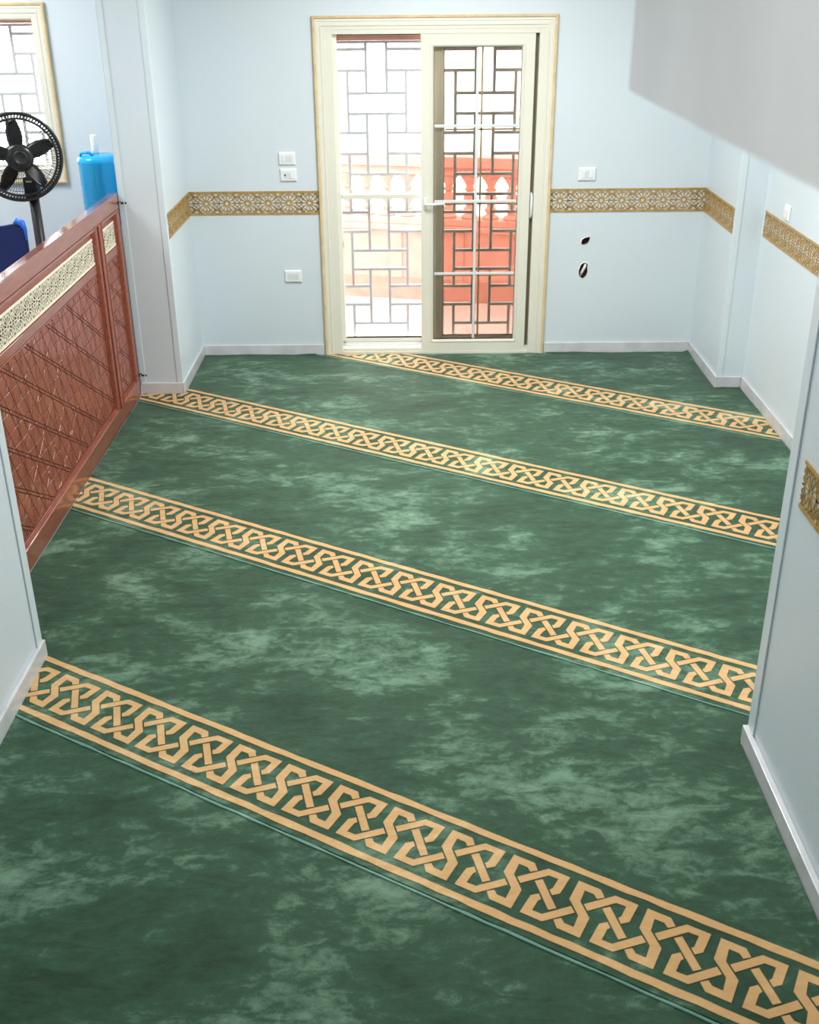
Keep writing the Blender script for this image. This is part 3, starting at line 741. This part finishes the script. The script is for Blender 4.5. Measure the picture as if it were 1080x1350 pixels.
for (a, b_) in BAYS:
    part('backing_board', pbox(MB(), a-0.002, b_+0.002, 0.0965, 1.188, -0.034, -0.024), M['wood'], PAR)
    mo = MB()
    def mould(y0, y1, z0, z1, w_, d0, d1):   # chamfered picture-frame moulding
        kx = len(mo.v)
        for ins, d in ((0, d0), (0, d1), (w_*0.35, d1), (w_*0.5, d1-0.004), (w_*0.8, d1-0.004), (w_, d0)):
            mo.v.extend([(XP+d, y0+ins, z0+ins), (XP+d, y1-ins, z0+ins), (XP+d, y1-ins, z1-ins), (XP+d, y0+ins, z1-ins)])
        for i in range(5):
            for j in range(4): mo.f.append((kx+4*i+j, kx+4*i+(j+1) % 4, kx+4*i+4+(j+1) % 4, kx+4*i+4+j))
    mould(a+0.0005, b_-0.0005, 0.099, 1.185, 0.022, -0.0238, 0.003)
    part('panel_moulding', mo, M['wood_rail'], PAR)
    part('cross_rail', pbox(MB(), a+0.022, b_-0.022, 0.937, 0.983, -0.0238, -0.012), M['wood_rail'], PAR, bevel=0.002)
    # dark board behind the lattice and the lattice itself
    part('lattice_backing', pbox(MB(), a+0.026, b_-0.026, 0.985, 1.130, -0.0238, -0.022), M['wood_dark'], PAR)
    lattice_run(PAR, mp_, a+0.030, b_-0.030, 1.058, b_-0.030-TW/2, 0.0032, M['pale_gold'], -0.0218, name='gilded_tile', vs=0.93, border=0.011, TILE=TILE_FINE)
    # strapwork
    y0, y1, z0, z1 = a+0.030, b_-0.030, 0.128, 0.928
    part('carved_field', pbox(MB(), y0, y1, z0, z1, -0.0238, -0.0215), M['wood'], PAR)
    part('groove_bed', pbox(MB(), y0+0.001, y1-0.001, z0+0.001, z1-0.001, -0.0214, -0.0206), M['wood_dark'], PAR)
    A = 0.166; oy, oz = -2.289, 0.680
    cells = [[(y0+0.003, z0+0.003), (y1-0.003, z0+0.003), (y1-0.003, z1-0.003), (y0+0.003, z1-0.003)]]
    for deg, offs in ((30, (-0.0085, 0.0085)), (150, (-0.0085, 0.0085)), (90, (-0.0085, 0.0085)), (0, (0.043, -0.043)), (60, (0.043, -0.043)), (120, (0.043, -0.043))):
        th_ = math.radians(deg); nrm = (-math.sin(th_), math.cos(th_)); base = nrm[0]*oy+nrm[1]*oz
        for kk in range(-14, 15):
            for of in offs:
                c_ = base+kk*A+of; nc_ = []
                for q in cells:
                    ds = [nrm[0]*p[0]+nrm[1]*p[1]-c_ for p in q]
                    if max(ds) <= 1e-6 or min(ds) >= -1e-6: nc_.append(q); continue
                    for sg in (1, -1):
                        h_ = clip_half(q, sg*nrm[0], sg*nrm[1], sg*c_)
                        if len(h_) > 2: nc_.append(h_)
                cells = nc_
    def inset(q, d_):
        q = fix2(q); r_ = q
        for a in range(len(q)):
            p, p2 = q[a], q[(a+1) % len(q)]
            ex, ey = p2[0]-p[0], p2[1]-p[1]; L_ = math.hypot(ex, ey)
            if L_ < 1e-5: continue
            nx_, ny_ = ey/L_, -ex/L_
            r_ = clip_half(r_, nx_, ny_, nx_*p[0]+ny_*p[1]-d_)
            if len(r_) < 3: return []
        return r_
    def fix2(q):
        ar = sum(q[a][0]*q[(a+1) % len(q)][1]-q[(a+1) % len(q)][0]*q[a][1] for a in range(len(q)))
        return q if ar > 0 else q[::-1]
    st_ = MB()
    for q in cells:
        b0 = inset(q, 0.0019)
        if len(b0) < 3: continue
        n_ = len(b0); cy_ = sum(p[0] for p in b0)/n_; cz_ = sum(p[1] for p in b0)/n_
        rad = min(math.hypot(p[0]-cy_, p[1]-cz_) for p in b0)
        f_ = max(0.35, 1-0.0016/max(rad, 1e-4))
        vs_ = [(XP-0.0206, p[0], p[1]) for p in b0]+[(XP-0.0180, p[0], p[1]) for p in b0]+[(XP-0.0168, cy_+(p[0]-cy_)*f_, cz_+(p[1]-cz_)*f_) for p in b0]
        st_.add(vs_, [tuple(range(2*n_, 3*n_))]+[(a, (a+1) % n_, n_+(a+1) % n_, n_+a) for a in range(n_)]+[(n_+a, n_+(a+1) % n_, 2*n_+(a+1) % n_, 2*n_+a) for a in range(n_)])
    part('carved_facets', st_, M['strap'], PAR, kind='stuff', label='carved star pattern with thin grooves')
    part('carved_panel_border', MB().box(XP-0.0214, y0-0.006, z1, XP-0.012, y1+0.006, z1+0.006).box(XP-0.0214, y0-0.006, z0-0.006, XP-0.012, y1+0.006, z0)
         .box(XP-0.0214, y0-0.006, z0, XP-0.012, y0, z1).box(XP-0.0214, y1, z0, XP-0.012, y1+0.006, z1), M['wood_rail'], PAR, bevel=0.002)
part('edge_batten', MB().box(XP-0.040, PY1+0.0005, 0.0005, XP-0.006, YL-BD-0.0015, PZ-0.004), M['wood_dark'], PAR)
# fixing bolts into the pier
for z in (1.215, 0.135):
    bk = part('fixing_bracket', MB().box(XP+0.0005, PY1-0.004, z-0.006, XP+0.050, PY1+0.002, z+0.006).box(XP+0.0005, PY1+0.002, z-0.006, XP+0.012, YL-0.014, z+0.006), M['metal_dark'], PAR, bevel=0.001, label='dark metal fixing bracket')
    for dx in (0.012, 0.038):
        part('bracket_screw', MB().lathe([(0.0045, 0), (0.0045, 0.002), (0.002, 0.003)], (XP+dx, PY1-0.0042, z), 10, 'y'), M['grey_glaze'], bk)

# ================================================================= PEDESTAL FAN
FX, FY, FZ = -2.178, -1.22, 1.538
FAN = thing('pedestal_fan', 'black pedestal fan with five blades behind the partition', 'fan', (FX+0.01, FY+0.06, -0.012))
Mf = Matrix.Translation((FX, FY, FZ)) @ Matrix.Rotation(math.radians(24), 4, 'Z') @ Matrix.Rotation(math.radians(-4), 4, 'X')
# local: axis along -y (towards the viewer), x right, z up
def fp(m): return m.xform(Mf)
RF = 0.228
fan_parts = []
part('rear_guard_rim', fp(MB().tube([(RF*math.cos(2*PI*i/64), 0.035, RF*math.sin(2*PI*i/64)) for i in range(64)], 0.006, 8, True)), M['black_dull'], FAN, smooth=True)
rimp = part('guard_rim', fp(MB().tube([(RF*math.cos(2*PI*i/64), -0.012, RF*math.sin(2*PI*i/64)) for i in range(64)], 0.010, 8, True).tube([((RF-0.026)*math.cos(2*PI*i/64), -0.036, (RF-0.026)*math.sin(2*PI*i/64)) for i in range(64)], 0.0065, 6, True)), M['black_dull'], FAN, smooth=True)
gw = MB()
for i in range(96):
    a = 2*PI*i/96; a2 = a+0.10
    C_ = lambda r, y, aa: (r*math.cos(aa), y, r*math.sin(aa))
    gw.tube([C_(0.062, -0.082, a+0.35), C_(0.12, -0.078, a+0.22), C_(0.19, -0.064, a+0.10), C_(RF-0.016, -0.040, a+0.03), C_(RF, -0.012, a), C_(RF, 0.035, a-0.12)], 0.0011, 4)
part('front_wire_guard', fp(gw), M['black_dull'], FAN, kind='stuff', label='fine radial wires of the front guard')
rb_ = MB()
for i in range(84):
    a = 2*PI*i/84
    rb_.tube([((RF-0.030)*math.cos(a+0.06), -0.036, (RF-0.030)*math.sin(a+0.06)), (RF*math.cos(a), -0.012, RF*math.sin(a)), (RF*math.cos(a-0.05), 0.035, RF*math.sin(a-0.05))], 0.0046, 5)
part('rim_ribs', fp(rb_), M['black_dull'], FAN, kind='stuff', label='dense ribs around the guard rim')
gw = MB()
for i in range(72):
    a = 2*PI*i/72
    C_ = lambda r, y, aa: (r*math.cos(aa), y, r*math.sin(aa))
    gw.tube([C_(0.06, 0.09, a), C_(0.15, 0.085, a), C_(RF-0.01, 0.06, a), C_(RF, 0.035, a)], 0.001, 4)
for rr, yy in ((0.12, 0.088), (0.19, 0.075)):
    gw.tube([(rr*math.cos(2*PI*i/48), yy, rr*math.sin(2*PI*i/48)) for i in range(48)], 0.0014, 4, True)
part('rear_wire_guard', fp(gw), M['black_dull'], FAN, kind='stuff', label='fine radial wires of the rear guard')
for q in range(5):
    a0 = math.radians(92+72*q)
    vs = []; nr, nc = 8, 5
    for i in range(nr):
        rr = 0.045+(0.197-0.045)*i/(nr-1); t = i/(nr-1)
        half = 0.10+0.19*math.sin(PI*min(1, 0.12+t*0.80))
        for j in range(nc):
            f_ = j/(nc-1)-0.5; aa = a0+2*f_*half*(0.062/rr if rr > 0.062 else 1)*2.25
            vs.append((rr*math.cos(aa), -0.005+f_*0.048, rr*math.sin(aa)))
    fs = [(i*nc+j, i*nc+j+1, (i+1)*nc+j+1, (i+1)*nc+j) for i in range(nr-1) for j in range(nc-1)]
    o = part('fan_blade', fp(MB().add(vs, fs)), M['black'], FAN, smooth=True)
    sm = o.modifiers.new('thickness', 'SOLIDIFY'); sm.thickness = 0.003
part('motor_housing', fp(MB().lathe([(0.030, -0.20), (0.058, -0.18), (0.066, -0.12), (0.064, -0.095)], (0, 0, 0), 28, 'y')), M['black'], FAN, smooth=True)
hub = part('guard_hub', fp(MB().lathe([(0.074, 0.072), (0.072, 0.084), (0.060, 0.094), (0.047, 0.0965)], (0, 0, 0), 32, 'y')), M['black'], FAN, smooth=True)
part('blade_hub', fp(MB().lathe([(0.050, -0.03), (0.050, 0.03), (0.046, 0.05), (0.034, 0.07), (0.03, 0.075)], (0, 0, 0), 28, 'y')), M['black'], FAN, smooth=True)
part('hub_cap', fp(MB().lathe([(0.040, 0.0965), (0.038, 0.103), (0.030, 0.106), (0.028, 0.104), (0.010, 0.103)], (0, 0, 0), 28, 'y')), M['black_dull'], hub, smooth=True)
part('control_box', MB().box(FX-0.012, FY+0.03, 1.30, FX+0.062, FY+0.12, 1.425), M['black'], FAN, bevel=0.012)
part('pole', MB().lathe([(0.032, 0.03), (0.032, 0.75), (0.034, 0.76), (0.034, 0.79), (0.029, 0.80), (0.029, 1.30)], (FX+0.025, FY+0.075, 0), 20), M['black_dull'], FAN, smooth=True)
part('base_disc', MB().lathe([(0.20, -0.0118), (0.205, 0.0), (0.195, 0.016), (0.06, 0.034), (0.034, 0.05), (0.026, 0.06)], (FX+0.025, FY+0.075, 0), 36), M['black_dull'], FAN, smooth=True)
part('neck', MB().tube([(FX+0.025, FY+0.075, 1.42), (FX+0.025, FY+0.08, 1.47), (FX+0.0, FY+0.14, 1.50)], [0.026, 0.024, 0.022], 12), M['black'], FAN, smooth=True)
part('badge', MB().box(FX+0.010, FY+0.024, 1.398, FX+0.042, FY+0.0295, 1.406), M['white_pvc'], FAN)

# ================================================================= WATER BOTTLE ON ITS COOLER
WXc, WYc = -1.943, -0.48
COOL = thing('water_cooler', 'white water cooler cabinet hidden behind the partition end', 'cooler', (WXc, WYc, -0.012))
part('cabinet', MB().box(WXc-0.125, WYc-0.13, -0.0115, WXc+0.125, WYc+0.13, 1.02), M['white_pvc'], COOL, bevel=0.02, seg=3)
part('tap', MB().tube([(WXc-0.04, WYc-0.129, 0.80), (WXc-0.04, WYc-0.16, 0.80), (WXc-0.04, WYc-0.165, 0.77)], 0.009, 8), M['blue'], COOL, smooth=True)
BOT = thing('water_bottle', 'bright blue water bottle with a white tube, between partition and pier', 'bottle', (WXc, WYc, 1.0205))
bo = part('bottle_body', MB().lathe([(0.095, 1.021), (0.112, 1.035), (0.118, 1.06), (0.118, 1.10), (0.112, 1.106), (0.112, 1.112), (0.118, 1.118), (0.118, 1.39), (0.124, 1.40), (0.125, 1.415), (0.120, 1.432), (0.10, 1.444), (0.03, 1.450)], (WXc, WYc, 0), 40), M['bottle'], BOT, smooth=True)
part('bottle_handle', MB().tube([(WXc-0.09, WYc-0.05, 1.44), (WXc-0.085, WYc-0.055, 1.462), (WXc-0.03, WYc-0.07, 1.468), (WXc-0.01, WYc-0.06, 1.446)], 0.009, 8), M['bottle'], BOT, smooth=True)
part('pump_tube', MB().lathe([(0.020, 1.4505), (0.022, 1.47), (0.022, 1.555), (0.018, 1.562)], (WXc-0.008, WYc, 0), 20), M['white_pvc'], BOT, smooth=True, label='white upright tube on top')

# ================================================================= NAVY CHAIR behind the fan
CH = thing('blue_chair', 'navy blue plastic chair with brighter blue top corner behind the fan pole', 'chair', (-2.60, -0.42, -0.012))
def chair_part(): pass
bx0, bx1 = -2.87, -2.430
part('backrest', MB().prism([(bx0, 0.45), (bx1, 0.45), (bx1-0.002, 0.98), (bx1-0.02, 1.025), (bx1-0.06, 1.045), (bx1-0.14, 1.030), (bx0+0.05, 1.005), (bx0, 0.98)], lambda u, v, d: (u, -0.60+d+0.10*(v-0.45), v), 0, 0.022), M['navy'], CH, bevel=0.006)
part('back_rim', MB().tube([(bx1-0.004, -0.552, 0.94), (bx1-0.006, -0.548, 1.01), (bx1-0.022, -0.544, 1.045), (bx1-0.050, -0.542, 1.058), (bx1-0.075, -0.542, 1.044)], [0.006, 0.012, 0.022, 0.022, 0.006], 12), M['blue'], CH, smooth=True, label='brighter blue rounded corner')
part('seat', MB().box(bx0, -0.585, 0.42, bx1, -0.16, 0.449), M['navy'], CH, bevel=0.01)
for x in (bx0+0.03, bx1-0.03):
    for y in (-0.56, -0.19):
        part('leg', MB().tube([(x, y, 0.42), (x*1.0+(0.015 if x > -2.6 else -0.015), y, -0.0118)], [0.018, 0.013], 10), M['navy'], CH, smooth=True)
